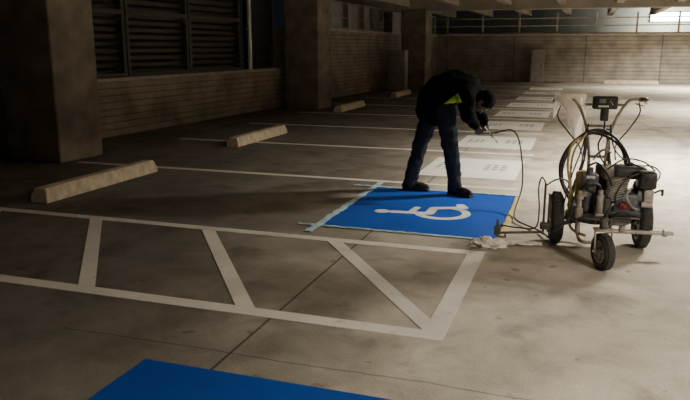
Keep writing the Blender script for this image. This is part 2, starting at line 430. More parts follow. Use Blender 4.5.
def wheel_stop(x, y, L, rz=0.0, label='pale tan precast concrete wheel stop'):
    b = B(); h = 0.145; w0 = 0.2; w1 = 0.13
    vs = []
    for s in (-1, 1):
        l0 = s * L / 2; l1 = s * (L / 2 - 0.03)
        vs.append([b.bm.verts.new(p) for p in ((-w0 / 2, l0, 0), (w0 / 2, l0, 0), (w0 / 2, l0, h * 0.35), (w1 / 2, l1, h), (-w1 / 2, l1, h), (-w0 / 2, l0, h * 0.35))])
    a, c = vs
    for i in range(6): b.bm.faces.new((a[i], a[(i + 1) % 6], c[(i + 1) % 6], c[i]))
    b.bm.faces.new(a); b.bm.faces.new(c)
    bmesh.ops.bevel(b.bm, geom=b.bm.edges[:], offset=0.008, segments=2, affect='EDGES')
    for yy_ in (-L * 0.32, L * 0.32): b.cyl((0, yy_, h - 0.004), (0, yy_, h + 0.004), 0.014, seg=12)
    o = b.obj('wheel_stop', 'stop', loc=(x, y, 0.001), rotz=rz)
    return tag(o, label, 'wheel stop', 'wheel stops at the stall heads')
wheel_stop(-4.98, 6.25, 1.9)
wheel_stop(-5.02, 10.35, 1.9)
wheel_stop(-5.4, 16.3, 1.9); wheel_stop(-5.4, 21.4, 1.9)
wheel_stop(1.9, 31.2, 2.1, math.pi / 2, 'tan concrete wheel stop against the ribbed end wall')

def cabinet(x, y, w, d, h, label, rz=0):
    e = empty('utility_cabinet', (x, y, 0), rz)
    B().box((0, 0, h / 2), (w, d, h), bev=0.012).obj('body', 'cab', e, smooth=False)
    bb = B().box((0, -d / 2 - 0.008, h / 2), (w * 0.86, 0.016, h * 0.88), bev=0.005)
    dr = bb.obj('door', 'cab', e, smooth=False)
    B().box((w * 0.32, -d / 2 - 0.03, h * 0.5), (0.03, 0.03, 0.14), bev=0.005).obj('handle', 'dark', dr, smooth=False)
    tag(e, label, 'cabinet')
cabinet(-6.1, 23.7, 0.6, 0.45, 1.4, 'grey metal utility cabinet beside a concrete column')
cabinet(-1.9, 31.5, 0.55, 0.5, 1.4, 'grey metal utility cabinet against the end wall')

# ---------------------------------------------------------------- painted markings
T = 0.004
def strip(bd, p0, p1, w, z0=0.0005, z1=T):
    p0 = Vector(p0); p1 = Vector(p1); d = (p1 - p0).normalized(); n = Vector((-d.y, d.x)) * w / 2
    bd.prism([tuple(p0 - n), tuple(p1 - n), tuple(p1 + n), tuple(p0 + n)], z0, z1)
b = B()
b.prism([(-7.1, 3.34), (-0.6, 3.34), (-0.6, 3.45), (-7.1, 3.45)], 0.0005, T)
b.prism([(-7.1, 4.93), (-0.6, 4.93), (-0.6, 5.03), (-7.1, 5.03)], 0.0005, T)
b.prism([(-0.72, 3.45), (-0.6, 3.45), (-0.6, 4.93), (-0.72, 4.93)], 0.0005, T)
for k in range(5):
    xb = -0.6 - 1.13 * k
    b.prism([(xb - 0.13, 3.45), (xb, 3.45), (xb - 1.09, 4.93), (xb - 1.22, 4.93)], 0.0005, T + 0.0003)
tag(b.obj('hatched_aisle_marking', 'white', smooth=False), 'white painted access aisle outline with diagonal hatching', 'floor marking')
for k in range(10):
    y = 7.47 + 2.55 * k
    if y > 31: break
    o = B().prism([(-6.3, -0.05), (-0.58, -0.05), (-0.58, 0.05), (-6.3, 0.05)], 0.0005, T).obj('stall_line', 'white', smooth=False, loc=(0, y, 0))
    tag(o, 'straight white painted parking stall line', 'floor marking', 'stall lines')
for k in range(8):
    y = 8.72 + 2.55 * k
    o = B().prism([(-0.58, -0.72), (0.58, -0.72), (0.58, 0.72), (-0.58, 0.72)], 0.0005, T).obj('white_stall_patch', 'whitesq', smooth=False, loc=(-1.24, y, 0))
    tag(o, 'square white primer patch with faded grey stencil marks', 'floor marking', 'white patches along the stalls')

def symbol(parent, xc, yc, s, m, z0, z1):
    b = B(); cnt = [0]
    def zz(): cnt[0] += 1; return z1 + cnt[0] * 2.5e-5
    def T2(p): return (xc - (p[1] - 0.5) * s, yc + p[0] * s)
    def dot(c, r, n=16): b.prism([(c[0] + r * math.cos(t * 2 * math.pi / n), c[1] + r * math.sin(t * 2 * math.pi / n)) for t in range(n)], z0, zz())
    def rib(pts, w):
        for p, q in zip(pts, pts[1:]): strip(b, T2(p), T2(q), w * s, z0, zz())
        for p in pts: dot(T2(p), w * s / 2)
    dot(T2((-0.14, 1.0)), 0.09 * s, 24)
    rib([(-0.13, 0.86), (-0.08, 0.44), (0.20, 0.44), (0.34, 0.10), (0.46, 0.16)], 0.115)
    rib([(-0.10, 0.66), (0.17, 0.64)], 0.085)
    N = 30; a0, a1 = math.radians(120), math.radians(362); R0, R1 = 0.235 * s, 0.335 * s
    cx, cy = T2((-0.01, 0.30)); out = []; inn = []
    for k in range(N + 1):
        a = a0 + (a1 - a0) * k / N
        dx, dy = -math.sin(a), math.cos(a)
        out.append((cx + dx * R1, cy + dy * R1)); inn.append((cx + dx * R0, cy + dy * R0))
    b.prism(out + inn[::-1], z0, zz())
    return b.obj('wheelchair_symbol', m, parent, smooth=False)

e = empty('accessible_stall_marking', (-1.31, 6.24, 0))
B().prism([(-0.74, -0.86), (0.74, -0.86), (0.74, 0.86), (-0.74, 0.86)], 0.0005, T).obj('blue_square', 'blue', e, smooth=False)
symbol(e, 0.01, -0.08, 0.78, 'symw', T + 0.0003, T + 0.0015)
tag(e, 'bright blue painted square with white wheelchair symbol, freshly stencilled', 'floor marking')
e = empty('accessible_stall_marking', (-1.2, 1.8, 0))
B().prism([(-0.74, -0.86), (0.74, -0.86), (0.74, 0.86), (-0.74, 0.86)], 0.0005, T).obj('blue_square', 'blue2', e, smooth=False)
symbol(e, 0.0, -0.35, 0.8, 'symw', T + 0.0003, T + 0.0015)
tag(e, 'deep blue painted square beside the hatched aisle', 'floor marking')

def tape(p0, p1, w, m, lab, wav=0.012, zo=0.0):
    b = B(); p0 = Vector(p0); p1 = Vector(p1); d = (p1 - p0); L = d.length; d.normalize(); n = Vector((-d.y, d.x))
    N = 40; rows = []
    for i in range(N + 1):
        c = p0 + d * L * i / N + n * random.uniform(-wav, wav) * 0.4
        ww = w / 2 * random.uniform(0.8, 1.15)
        z = T + 0.0042 + zo + random.uniform(0, wav * 0.4)
        rows.append([b.bm.verts.new((*(c - n * ww), z)), b.bm.verts.new((*c, z + random.uniform(0, wav * 0.4))), b.bm.verts.new((*(c + n * w / 2 * random.uniform(0.8, 1.15)), z))])
    for a, c in zip(rows, rows[1:]):
        for k in range(2): b.bm.faces.new((a[k], a[k + 1], c[k + 1], c[k]))
    o = b.obj('masking_tape', m, smooth=False)
    so = o.modifiers.new('s', 'SOLIDIFY'); so.thickness = 0.0012
    return tag(o, lab, 'tape', 'masking strips around the blue square')
tape((-2.32, 7.14), (-0.52, 7.14), 0.06, M['tape'], 'pale blue masking strip along the edge of the blue square')
tape((-2.07, 5.14), (-2.07, 7.40), 0.07, M['tape'], 'pale blue masking strip overhanging the blue square')
tape((-2.25, 5.36), (-0.5, 5.36), 0.035, M['tape'], 'pale blue masking strip beside the hatched aisle')
tape((-0.53, 5.5), (-0.53, 7.1), 0.06, M['tapey'], 'yellowish masking strip on the aisle side')

b = B(); bmesh.ops.create_icosphere(b.bm, subdivisions=4, radius=1)
for v in b.bm.verts:
    p = v.co.copy(); f = 1 + 0.55 * noise.noise(p * 2.3) + 0.3 * noise.noise(p * 5.7)
    v.co = Vector((p.x * 0.12 * f, p.y * 0.075 * f, max(0, (p.z + 0.25) * 0.05 * f)))
o = b.obj('crumpled_paper', 'paper', loc=(-0.60, 5.20, 0.001), smooth=False); tag(o, 'crumpled white masking paper lying by the spray arm', 'paper')
b = B(); bmesh.ops.create_grid(b.bm, x_segments=14, y_segments=10, size=0.5)
for v in b.bm.verts:
    v.co = Vector((v.co.x * 0.24, v.co.y * 0.10 + v.co.x * 0.05, 0.012 + 0.025 * abs(noise.noise(v.co * 6))))
o = b.obj('paper_scrap', 'paper', loc=(-0.33, 5.32, 0.0), smooth=False); tag(o, 'flat torn scrap of masking paper on the concrete', 'paper')

# ---------------------------------------------------------------- line striping machine
MX, MY, MR = 0.19, 5.52, math.radians(7)
mach = empty('line_striping_machine', (MX, MY, 0), MR)
tag(mach, 'worn walk-behind paint line striper with petrol engine and three wheels', 'machine')
def wheel(x, y, R, w, spokes=5, rz=0):
    b = B(); pr = []
    for k in range(13):
        a = math.pi * k / 12
        pr.append((R - w * 0.42 + w * 0.42 * math.sin(a), -w / 2 * math.cos(a)))
    rin = R - w * 0.62
    b.lathe((0, 0, 0), (1, 0, 0), [(rin, -w * 0.42)] + pr + [(rin, w * 0.42), (rin, -w * 0.42)], 40)
    for k in range(36):
        a = 2 * math.pi * k / 36
        b.box((0, (R - 0.001) * math.cos(a), (R - 0.001) * math.sin(a)), (w * 0.62, 0.012, 0.008), rot=Matrix.Rotation(a - math.pi / 2, 3, 'X'))
    t = b.obj('wheel', 'rubber', mach, loc=(x, y, R + 0.003), rotz=rz)
    b = B()
    b.lathe((0, 0, 0), (1, 0, 0), [(rin + 0.003, -w * 0.4), (rin - 0.012, -w * 0.4), (rin - 0.018, -w * 0.12), (rin - 0.018, w * 0.12), (rin - 0.012, w * 0.4), (rin + 0.003, w * 0.4)], 36)
    b.lathe((0, 0, 0), (1, 0, 0), [(0, -w * 0.5), (0.028, -w * 0.5), (0.03, -w * 0.2), (0.03, w * 0.2), (0.028, w * 0.5), (0, w * 0.5)], 20)
    b.lathe((0, 0, 0), (1, 0, 0), [(0.028, -0.005), (rin - 0.016, -0.012), (rin - 0.016, 0.012), (0.028, 0.005)], 30)
    for k in range(spokes):
        a = 2 * math.pi * k / spokes
        b.box((0, rin * 0.5 * math.cos(a), rin * 0.5 * math.sin(a)), (w * 0.5, 0.018, rin * 0.9), rot=Matrix.Rotation(a - math.pi / 2, 3, 'X'))
    b.obj('rim', 'rim', t)
    return t
FX = -0.055
wheel(-0.315, 0, 0.2, 0.095); wheel(0.315, 0, 0.2, 0.095); wheel(FX, -0.64, 0.125, 0.075, 5, 0.35)

b = B()
b.cyl((-0.36, 0, 0.203), (0.36, 0, 0.203), 0.014)
for s in (-1, 1):
    b.tube([(s * 0.2, 0.22, 0.26), (s * 0.2, 0.0, 0.25), (s * 0.18, -0.22, 0.25), (s * 0.1 - 0.02, -0.42, 0.28), (FX + s * 0.035, -0.55, 0.31)], 0.017, n=6)
    b.box((s * 0.22, 0, 0.225), (0.05, 0.09, 0.07), bev=0.006)
    b.tube([(s * 0.2, 0.22, 0.26), (s * 0.16, 0.3, 0.4), (s * 0.1, 0.34, 0.6), (s * 0.08, 0.40, 0.86)], 0.015, n=6)
b.box((0.02, -0.02, 0.275), (0.46, 0.44, 0.014), bev=0.003)
b.box((0.05, 0.22, 0.26), (0.42, 0.03, 0.03)); b.box((0, -0.26, 0.26), (0.36, 0.03, 0.03))
b.cyl((FX, -0.585, 0.27), (FX, -0.585, 0.36), 0.028, bev=0.004)
b.obj('chassis', 'dark', mach)
b = B()
b.box((FX, -0.60, 0.273), (0.13, 0.09, 0.012), bev=0.003)
for s in (-1, 1):
    b.box((FX + s * 0.055, -0.62, 0.195), (0.008, 0.04, 0.17), rot=Matrix.Rotation(-0.22, 3, 'X'), bev=0.002)
b.cyl((FX - 0.07, -0.64, 0.128), (FX + 0.07, -0.64, 0.128), 0.009)
b.obj('caster_fork', 'steel', mach)
b = B(); b.tube([(FX, -0.6, 0.36), (0.0, -0.5, 0.42), (0.04, -0.35, 0.40)], 0.008); b.obj('caster_lock_cable', 'hose', mach)

b = B(); b.cyl((0.05, -0.2, 0.165), (0.50, -0.18, 0.165), 0.017, bev=0.004); b.box((0.14, -0.2, 0.20), (0.04, 0.06, 0.08), bev=0.004)
b.box((0.44, -0.185, 0.165), (0.03, 0.05, 0.05), bev=0.006)
b.obj('gun_bar', 'alu', mach)

eng = B()
eng.box((0.17, -0.03, 0.36), (0.2, 0.24, 0.16), bev=0.02, seg=3)
eng.box((0.14, -0.03, 0.295), (0.26, 0.28, 0.02), bev=0.004)
eng = eng.obj('engine', 'engine', mach)
b = B()
for k in range(8): b.box((0.10, -0.08 - 0.0, 0.40 + 0.018 * k), (0.15 - 0.002 * k, 0.15, 0.007), rot=Matrix.Rotation(-0.35, 3, 'Y'))
b.box((0.10, -0.08, 0.46), (0.1, 0.1, 0.16), rot=Matrix.Rotation(-0.35, 3, 'Y'), bev=0.01)
b.obj('finned_cylinder', 'alu', eng)
b = B(); b.lathe((0.27, -0.03, 0.40), (1, 0, 0), [(0, 0.06), (0.05, 0.058), (0.055, 0.05), (0.105, 0.04), (0.118, 0.02), (0.122, -0.01), (0.122, -0.03)], 32)
for k in range(12):
    a = 2 * math.pi * k / 12
    b.box((0.322, -0.03 + 0.08 * math.cos(a), 0.40 + 0.08 * math.sin(a)), (0.012, 0.035, 0.007), rot=Matrix.Rotation(a, 3, 'X'))
b.obj('recoil_starter_cover', 'engine', eng)
b = B(); b.box((0.20, 0.04, 0.575), (0.24, 0.17, 0.10), bev=0.032, seg=4); b.cyl((0.2, 0.04, 0.62), (0.2, 0.04, 0.645), 0.03, bev=0.005); b.obj('fuel_tank', 'cream', eng)
b = B(); b.box((0.29, -0.14, 0.55), (0.13, 0.12, 0.13), bev=0.02, seg=3); b.box((0.29, -0.205, 0.55), (0.1, 0.012, 0.1), bev=0.004)
b.cyl((0.29, -0.20, 0.55), (0.29, -0.225, 0.55), 0.02); b.obj('air_filter_housing', 'blackp', eng)
b = B(); b.box((0.07, 0.06, 0.56), (0.12, 0.16, 0.1), bev=0.025, seg=3)
for k in range(6): b.box((0.07, -0.022, 0.525 + k * 0.014), (0.09, 0.01, 0.006))
b.obj('muffler', 'steel', eng)
b = B(); b.box((0.31, -0.14, 0.43), (0.07, 0.07, 0.1), bev=0.012); b.cyl((0.26, -0.17, 0.37), (0.34, -0.17, 0.37), 0.022, bev=0.004)
b.tube([(0.2, -0.16, 0.5), (0.15, -0.2, 0.44), (0.19, -0.2, 0.36), (0.24, -0.17, 0.33)], 0.007); b.obj('carburettor', 'alu', eng)
b = B(); b.box((0.15, -0.16, 0.35), (0.07, 0.022, 0.05), bev=0.008); b.cyl((0.15, -0.17, 0.35), (0.15, -0.185, 0.35), 0.014); b.obj('switch_cover', 'red', eng)
b = B(); b.tube([(0.38, -0.02, 0.43), (0.405, -0.07, 0.46), (0.405, -0.13, 0.46)], 0.007); b.box((0.405, -0.15, 0.46), (0.016, 0.02, 0.05), bev=0.004); b.obj('pull_handle', 'blackp', eng)

pump = B()
pump.cyl((-0.10, -0.08, 0.28), (-0.10, -0.08, 0.50), 0.05, bev=0.01)
pump.box((-0.10, -0.08, 0.53), (0.12, 0.13, 0.09), bev=0.018, seg=3)
pump.cyl((-0.10, -0.08, 0.57), (-0.10, -0.08, 0.62), 0.026, bev=0.006)
pump.cyl((-0.10, -0.15, 0.52), (-0.10, -0.18, 0.52), 0.03, bev=0.005)
pump = pump.obj('pump', 'engine', mach)
B().cyl((-0.18, -0.23, 0.14), (-0.18, -0.23, 0.47), 0.019, bev=0.005).cyl((-0.18, -0.23, 0.26), (-0.18, -0.23, 0.34), 0.03, bev=0.006).cyl((-0.18, -0.23, 0.40), (-0.18, -0.23, 0.44), 0.03, bev=0.006).box((-0.15, -0.18, 0.44), (0.05, 0.1, 0.04), bev=0.008).obj('piston_cylinder', 'steel', pump)
B().cyl((-0.03, -0.2, 0.30), (-0.03, -0.2, 0.44), 0.028, bev=0.008).cyl((-0.03, -0.2, 0.44), (-0.03, -0.2, 0.475), 0.02, bev=0.004).box((-0.03, -0.2, 0.285), (0.06, 0.06, 0.03), bev=0.006).obj('paint_filter', 'alu', pump)
B().cyl((-0.12, 0.09, 0.30), (-0.12, 0.09, 0.56), 0.06, bev=0.015).obj('hydraulic_reservoir', 'yellow', pump)
B().box((-0.10, -0.148, 0.555), (0.06, 0.004, 0.022)).obj('sticker', 'label', pump)
B().box((0.02, -0.17, 0.35), (0.05, 0.12, 0.13), bev=0.012).obj('belt_guard', 'dark', mach)
B().box((0.03, 0.14, 0.44), (0.12, 0.05, 0.34), bev=0.012).obj('belt_guard', 'dark', mach)
b = B()
b.tube([(-0.03, -0.2, 0.47), (-0.06, -0.26, 0.52), (-0.14, -0.24, 0.50), (-0.22, -0.22, 0.40), (-0.25, -0.2, 0.24), (-0.35, -0.22, 0.14)], 0.009)
b.tube([(0.05, -0.15, 0.5), (0.0, -0.2, 0.6), (-0.06, -0.12, 0.66), (-0.1, 0.06, 0.6)], 0.008)
b.tube([(0.08, 0.3, 0.9), (0.1, 0.22, 0.75), (0.14, 0.05, 0.68), (0.26, -0.1, 0.63)], 0.006)
b.tube([(-0.08, 0.34, 0.9), (-0.14, 0.2, 0.7), (-0.22, -0.02, 0.55), (-0.28, -0.16, 0.35), (-0.3, -0.2, 0.2)], 0.006)
b.tube([(0.04, -0.27, 0.28), (0.1, -0.3, 0.33), (0.2, -0.27, 0.31), (0.26, -0.2, 0.28)], 0.008)
b.tube([(0.35, -0.1, 0.5), (0.4, -0.05, 0.58), (0.36, 0.06, 0.62), (0.25, 0.12, 0.6)], 0.006)
b.tube([(0.22, -0.2, 0.60), (0.12, -0.26, 0.56), (0.06, -0.27, 0.44), (0.1, -0.24, 0.34)], 0.007)
b.tube([(0.0, -0.18, 0.62), (0.12, -0.16, 0.70), (0.26, -0.12, 0.68), (0.34, -0.16, 0.62)], 0.006)
b.obj('control_hoses', 'hose', mach)
b = B(); b.tube([(-0.18, -0.23, 0.15), (-0.16, -0.28, 0.10), (-0.08, -0.3, 0.10), (0.02, -0.26, 0.15), (0.06, -0.2, 0.22)], 0.013); b.obj('suction_tube', 'steel', mach)
b = B()
pts = []
for k in range(3 * 16 + 1):
    a = math.radians(-100) + 2 * math.pi * k / 16
    R = 0.335 - 0.014 * (k / 16) + 0.008 * math.sin(k * 1.7)
    pts.append((-0.02 + R * math.cos(a) * 0.80, 0.26 + 0.024 * (k / 16) + 0.012 * math.sin(a * 2), 0.53 + R * math.sin(a)))
b.tube(pts, 0.0105, n=3, seg=8); b.obj('coiled_hose', 'hose', mach)
b = B()
b.tube([(-0.14, 0.24, 0.80), (-0.22, 0.12, 0.76), (-0.255, 0.0, 0.62), (-0.235, -0.1, 0.46), (-0.24, -0.13, 0.3), (-0.22, -0.18, 0.17), (-0.12, -0.25, 0.13)], 0.010)
b.tube([(-0.1, 0.24, 0.84), (-0.2, 0.14, 0.70), (-0.22, 0.06, 0.5), (-0.20, -0.06, 0.34)], 0.008)
b.obj('paint_hose', 'hosey', mach)

b = B()
b.tube([(-0.27, 0.52, 1.085), (-0.20, 0.50, 1.085), (-0.15, 0.47, 1.04), (-0.10, 0.42, 0.92), (-0.075, 0.38, 0.80), (-0.06, 0.34, 0.66), (-0.06, 0.3, 0.5)], 0.0125, n=6)
b.tube([(0.34, 0.52, 1.085), (0.26, 0.50, 1.085), (0.21, 0.47, 1.05), (0.14, 0.42, 0.94), (0.095, 0.38, 0.82), (0.07, 0.34, 0.66), (0.07, 0.3, 0.5)], 0.0125, n=6)
b.cyl((-0.09, 0.405, 0.88), (0.12, 0.405, 0.88), 0.012); b.cyl((-0.06, 0.335, 0.64), (0.07, 0.335, 0.64), 0.012)
b.cyl((-0.15, 0.47, 1.045), (0.21, 0.47, 1.045), 0.011)
hb = b.obj('handlebar', 'steel', mach)
for s, x in ((-1, -0.25), (1, 0.32)):
    g = B().tube([(x, 0.52, 1.085), (x + s * 0.055, 0.54, 1.085), (x + s * 0.075, 0.62, 1.06)], 0.019, n=5)
    g.obj('grip', 'blackp', hb)
    B().tube([(x - s * 0.03, 0.5, 1.055), (x + s * 0.03, 0.53, 1.035), (x + s * 0.06, 0.61, 1.02)], 0.006, n=5).obj('lever', 'steel', hb)
cbx = B().box((0.045, 0.42, 1.065), (0.19, 0.07, 0.105), bev=0.014, seg=3)
cbx.box((0.045, 0.41, 0.97), (0.06, 0.05, 0.10), bev=0.006)
cbx = cbx.obj('control_box', 'blackp', mach)
B().box((0.02, 0.383, 1.08), (0.05, 0.006, 0.032), bev=0.002).obj('screen', 'screen', cbx)
B().box((0.03, 0.383, 1.038), (0.08, 0.004, 0.014)).obj('sticker', 'label', cbx)
b = B()
b.tube([(0.085, 0.382, 1.095), (0.075, 0.382, 1.075), (0.09, 0.382, 1.07), (0.10, 0.382, 1.05)], 0.004, n=1, seg=6)
b.obj('pictogram', 'label', cbx)
B().cyl((0.12, 0.386, 1.065), (0.12, 0.37, 1.065), 0.008).obj('button', 'red', cbx)
b = B()
b.tube([(0.05, 0.40, 0.94), (0.04, 0.35, 0.83), (0.0, 0.30, 0.74), (0.02, 0.2, 0.64), (0.05, 0.1, 0.6)], 0.007)
b.tube([(0.32, 0.52, 1.06), (0.32, 0.46, 0.98), (0.24, 0.4, 0.86), (0.14, 0.33, 0.74), (0.12, 0.2, 0.64)], 0.006)
b.tube([(-0.26, 0.52, 1.07), (-0.31, 0.46, 0.95), (-0.22, 0.40, 0.82), (-0.14, 0.3, 0.72), (-0.12, 0.15, 0.62)], 0.006)
b.obj('control_cable', 'hose', mach)
b = B(); b.tube([(-0.02, 0.33, 0.62), (-0.02, 0.24, 0.66), (0.02, 0.16, 0.72), (0.08, 0.15, 0.70)], 0.009); b.obj('bucket_hook', 'steel', mach)

b = B()
b.cyl((-0.40, -0.16, 0.16), (-0.18, -0.16, 0.22), 0.013)
b.cyl((-0.42, -0.16, 0.10), (-0.42, -0.16, 0.50), 0.009); b.cyl((-0.385, -0.14, 0.12), (-0.385, -0.14, 0.42), 0.007)
b.box((-0.41, -0.16, 0.17), (0.07, 0.06, 0.05), bev=0.008)
b.cyl((-0.78, -0.2, 0.105), (-0.42, -0.16, 0.12), 0.010)
b.cyl((-0.70, -0.24, 0.085), (-0.70, -0.16, 0.10), 0.008)
ga = b.obj('gun_arm', 'dark', mach)
b = B(); b.box((-0.76, -0.2, 0.125), (0.05, 0.045, 0.07), bev=0.008); b.cyl((-0.76, -0.2, 0.095), (-0.76, -0.2, 0.082), 0.011)
b.box((-0.76, -0.17, 0.17), (0.02, 0.02, 0.07), bev=0.004); b.obj('spray_gun', 'dark', ga)
b = B()
b.tube([(-0.42, -0.16, 0.5), (-0.45, -0.14, 0.54), (-0.47, -0.16, 0.46), (-0.46, -0.2, 0.3), (-0.48, -0.22, 0.17), (-0.6, -0.22, 0.16), (-0.74, -0.2, 0.17)], 0.006)
b.tube([(-0.42, -0.16, 0.48), (-0.34, -0.1, 0.52), (-0.26, 0, 0.5), (-0.2, 0.05, 0.42)], 0.006)
b.obj('trigger_cable', 'hose', ga)

# ---------------------------------------------------------------- rag over the left grip
rag = B()
NU, NV = 40, 44; G = []
for i in range(NU + 1):
    row = []
    u = i / NU - 0.5
    for j in range(NV + 1):
        v = j / NV
        if v < 0.3:
            a = v / 0.3 * math.pi
            y = 0.03 * math.cos(a); z = 0.028 * math.sin(a) - ((0.16 + 0.07 * math.sin(u * 7)) * (1 - v / 0.15) if v < 0.15 else 0); wid = 0.24; sh = 0; t = 0
        else:
            t = (v - 0.3) / 0.7
            L = 0.40 - 0.42 * abs(u - 0.12)
            y = -0.03 - 0.012 * math.sin(t * 3); z = -max(L, 0.1) * t
            wid = 0.24 - 0.08 * t; sh = 0.05 * t
        k = 0.2 + 0.8 * min(1, abs(v - 0.15) * 2.5)
        x = u * wid + sh + 0.022 * noise.noise(Vector((u * 2.4, v * 4, 3)))
        y += k * (0.018 * math.sin(u * 13 + 2.5 * noise.noise(Vector((u * 2, v * 3, 8)))) + 0.035 * noise.noise(Vector((u * 4.1, v * 4, 0))) + 0.012 * noise.noise(Vector((u * 11, v * 11, 4))))
        z += 0.035 * noise.noise(Vector((u * 4, v * 2, 5))) * t
        row.append(rag.bm.verts.new((x, y, z)))
    G.append(row)
for i in range(NU):
    for j in range(NV): rag.bm.faces.new((G[i][j], G[i + 1][j], G[i + 1][j + 1], G[i][j + 1]))
hx, hy = -0.215, 0.50
wx = MX + hx * math.cos(MR) - hy * math.sin(MR); wy = MY + hx * math.sin(MR) + hy * math.cos(MR)
o = rag.obj('cleaning_rag', 'cloth', loc=(wx, wy, 1.10), rotz=MR - 0.05)
tag(o, 'off-white cloth rag draped over the machine handlebar', 'rag')

# ---------------------------------------------------------------- person
PX, PY = -1.43, 7.09
per = empty('person', (PX, PY, 0)); tag(per, 'person in black jacket and dark jeans bending forward with spray gun', 'person')
ROT_I = Matrix.Identity(3)
def lerp(a, b, t): return a + (b - a) * t
def chain(bd, pts, rad, flat=None, seg=14):
    pts = [Vector(p) for p in pts]
    for (p, q, r0, r1) in zip(pts, pts[1:], rad, rad[1:]):
        d = q - p; L = d.length
        a0 = r0 if isinstance(r0, tuple) else (r0, r0); a1 = r1 if isinstance(r1, tuple) else (r1, r1)
        n = max(2, int(L / (min(min(a0), min(a1)) * 0.34)) + 1)
        t_ = d.normalized()
        if isinstance(r0, tuple):
            ya = Vector((0, 1, 0)); ya = (ya - t_ * ya.dot(t_)).normalized(); za = t_.cross(ya)
            R = Matrix((t_, ya, za)).transposed()
        else: R = ROT_I
        for k in range(n + 1):
            f = k / n
            s_ = lerp(a0[0], a1[0], f); m_ = lerp(a0[1], a1[1], f)
            bd.ball(p.lerp(q, f), (min(s_, m_), s_, m_), seg=seg, rot=R)
def bake(bd, name, m, parent, voxel, smooth=6, disp=0.0, dscale=0.12, fac=0.5):
    o = bd.obj(name, m, None)
    r = o.modifiers.new('r', 'REMESH'); r.mode = 'VOXEL'; r.voxel_size = voxel
    s_ = o.modifiers.new('sm', 'SMOOTH'); s_.iterations = smooth; s_.factor = fac
    if disp:
        tx = D.textures.new(name + '_folds', 'CLOUDS'); tx.noise_scale = dscale
        dm = o.modifiers.new('d', 'DISPLACE'); dm.texture = tx; dm.strength = disp; dm.mid_level = 0.5; dm.texture_coords = 'LOCAL'
    C.view_layer.update(); dg = C.evaluated_depsgraph_get()
    me = D.meshes.new_from_object(o.evaluated_get(dg)); o.modifiers.clear(); o.data = me
    for p in me.polygons: p.use_smooth = True
    me.name = name; o.parent = parent
    return o
hipR, kneeR, ankR = (0.13, -0.10, 0.86), (0.21, -0.13, 0.47), (0.26, -0.10, 0.09)
hipL, kneeL, ankL = (-0.04, 0.10, 0.86), (-0.16, 0.07, 0.48), (-0.24, 0.0, 0.09)
pel = (0.04, 0, 0.90); wai = (0.10, 0, 1.00); che = (0.21, 0, 1.09); upc = (0.32, 0, 1.10); nec = (0.39, 0, 1.05)
shR, elR, wrR = (0.34, -0.17, 1.03), (0.38, -0.24, 0.85), (0.45, -0.13, 0.73)
shL, elL, wrL = (0.34, 0.17, 1.03), (0.40, 0.25, 0.86), (0.50, 0.10, 0.75)
HC = Vector((0.49, -0.01, 0.96))

def hand(bd, W, dvec, nvec, sgn):
    d = Vector(dvec).normalized(); n = Vector(nvec); n = (n - d * n.dot(d)).normalized(); s_ = d.cross(n) * sgn
    W = Vector(W)
    chain(bd, [W - d * 0.03, W], [0.026, 0.024], seg=12)
    for k in range(4):
        o_ = (k - 1.5) * 0.019
        chain(bd, [W + s_ * o_ * 0.6, W + d * 0.075 + s_ * o_ + d * (-0.004 * abs(k - 1.2))], [0.0145, 0.012], seg=10)
        L = (0.95, 1.05, 1.0, 0.8)[k]
        b0 = W + d * 0.075 + s_ * o_
        chain(bd, [b0, b0 + d * 0.03 * L + n * 0.008, b0 + d * 0.038 * L + n * 0.035 * L, b0 + d * 0.018 + n * 0.053 * L, b0 - d * 0.0 + n * 0.050 * L], [0.0105, 0.0098, 0.009, 0.0082, 0.0075], seg=10)
    t0 = W + d * 0.02 - s_ * 0.024
    chain(bd, [t0, t0 + d * 0.025 - s_ * 0.018 + n * 0.016, t0 + d * 0.045 - s_ * 0.010 + n * 0.036, t0 + d * 0.060 + s_ * 0.006 + n * 0.046], [0.016, 0.0125, 0.0105, 0.0088], seg=10)
    return W + d * 0.088 + n * 0.028, s_

body = B()
chain(body, [hipR, kneeR, ankR], [0.072, 0.05, 0.036]); chain(body, [hipL, kneeL, ankL], [0.072, 0.05, 0.036])
chain(body, [pel, wai, che, upc], [(0.13, 0.09), (0.12, 0.085), (0.14, 0.10), (0.12, 0.08)])
chain(body, [upc, nec, HC], [0.07, 0.056, 0.052])
chain(body, [shR, elR, wrR], [0.05, 0.038, 0.027]); chain(body, [shL, elL, wrL], [0.05, 0.038, 0.027])
chain(body, [upc, shR], [0.06, 0.05]); chain(body, [upc, shL], [0.06, 0.05])
gR, sR = hand(body, wrR, Vector((0.40, 0.35, -0.8)), (0.2, 0.9, 0.2), 1)
gL, sL = hand(body, wrL, Vector((0.30, -0.45, -0.75)), (-0.1, -0.9, 0.3), -1)
f = Vector((0.05, -0.06, -0.99)).normalized(); lft = Vector((0, 1, 0)); lft = (lft - f * lft.dot(f)).normalized(); u_ = f.cross(lft) * 1.0
if u_.x < 0: u_ = -u_
HR = Matrix((f, lft, u_)).transposed()
def H(x, y, z): return HC + HR @ Vector((x, y, z))
body.ball(H(-0.012, 0, 0.028), (0.096, 0.078, 0.092), 28, HR)
body.ball(H(0.022, 0, -0.035), (0.068, 0.060, 0.075), 24, HR)
body.ball(H(0.055, 0, -0.088), (0.028, 0.030, 0.022), 16, HR)
body.ball(H(0.078, 0, 0.028), (0.018, 0.052, 0.012), 16, HR)
chain(body, [H(0.086, 0, 0.012), H(0.108, 0, -0.026)], [0.009, 0.014], seg=10)
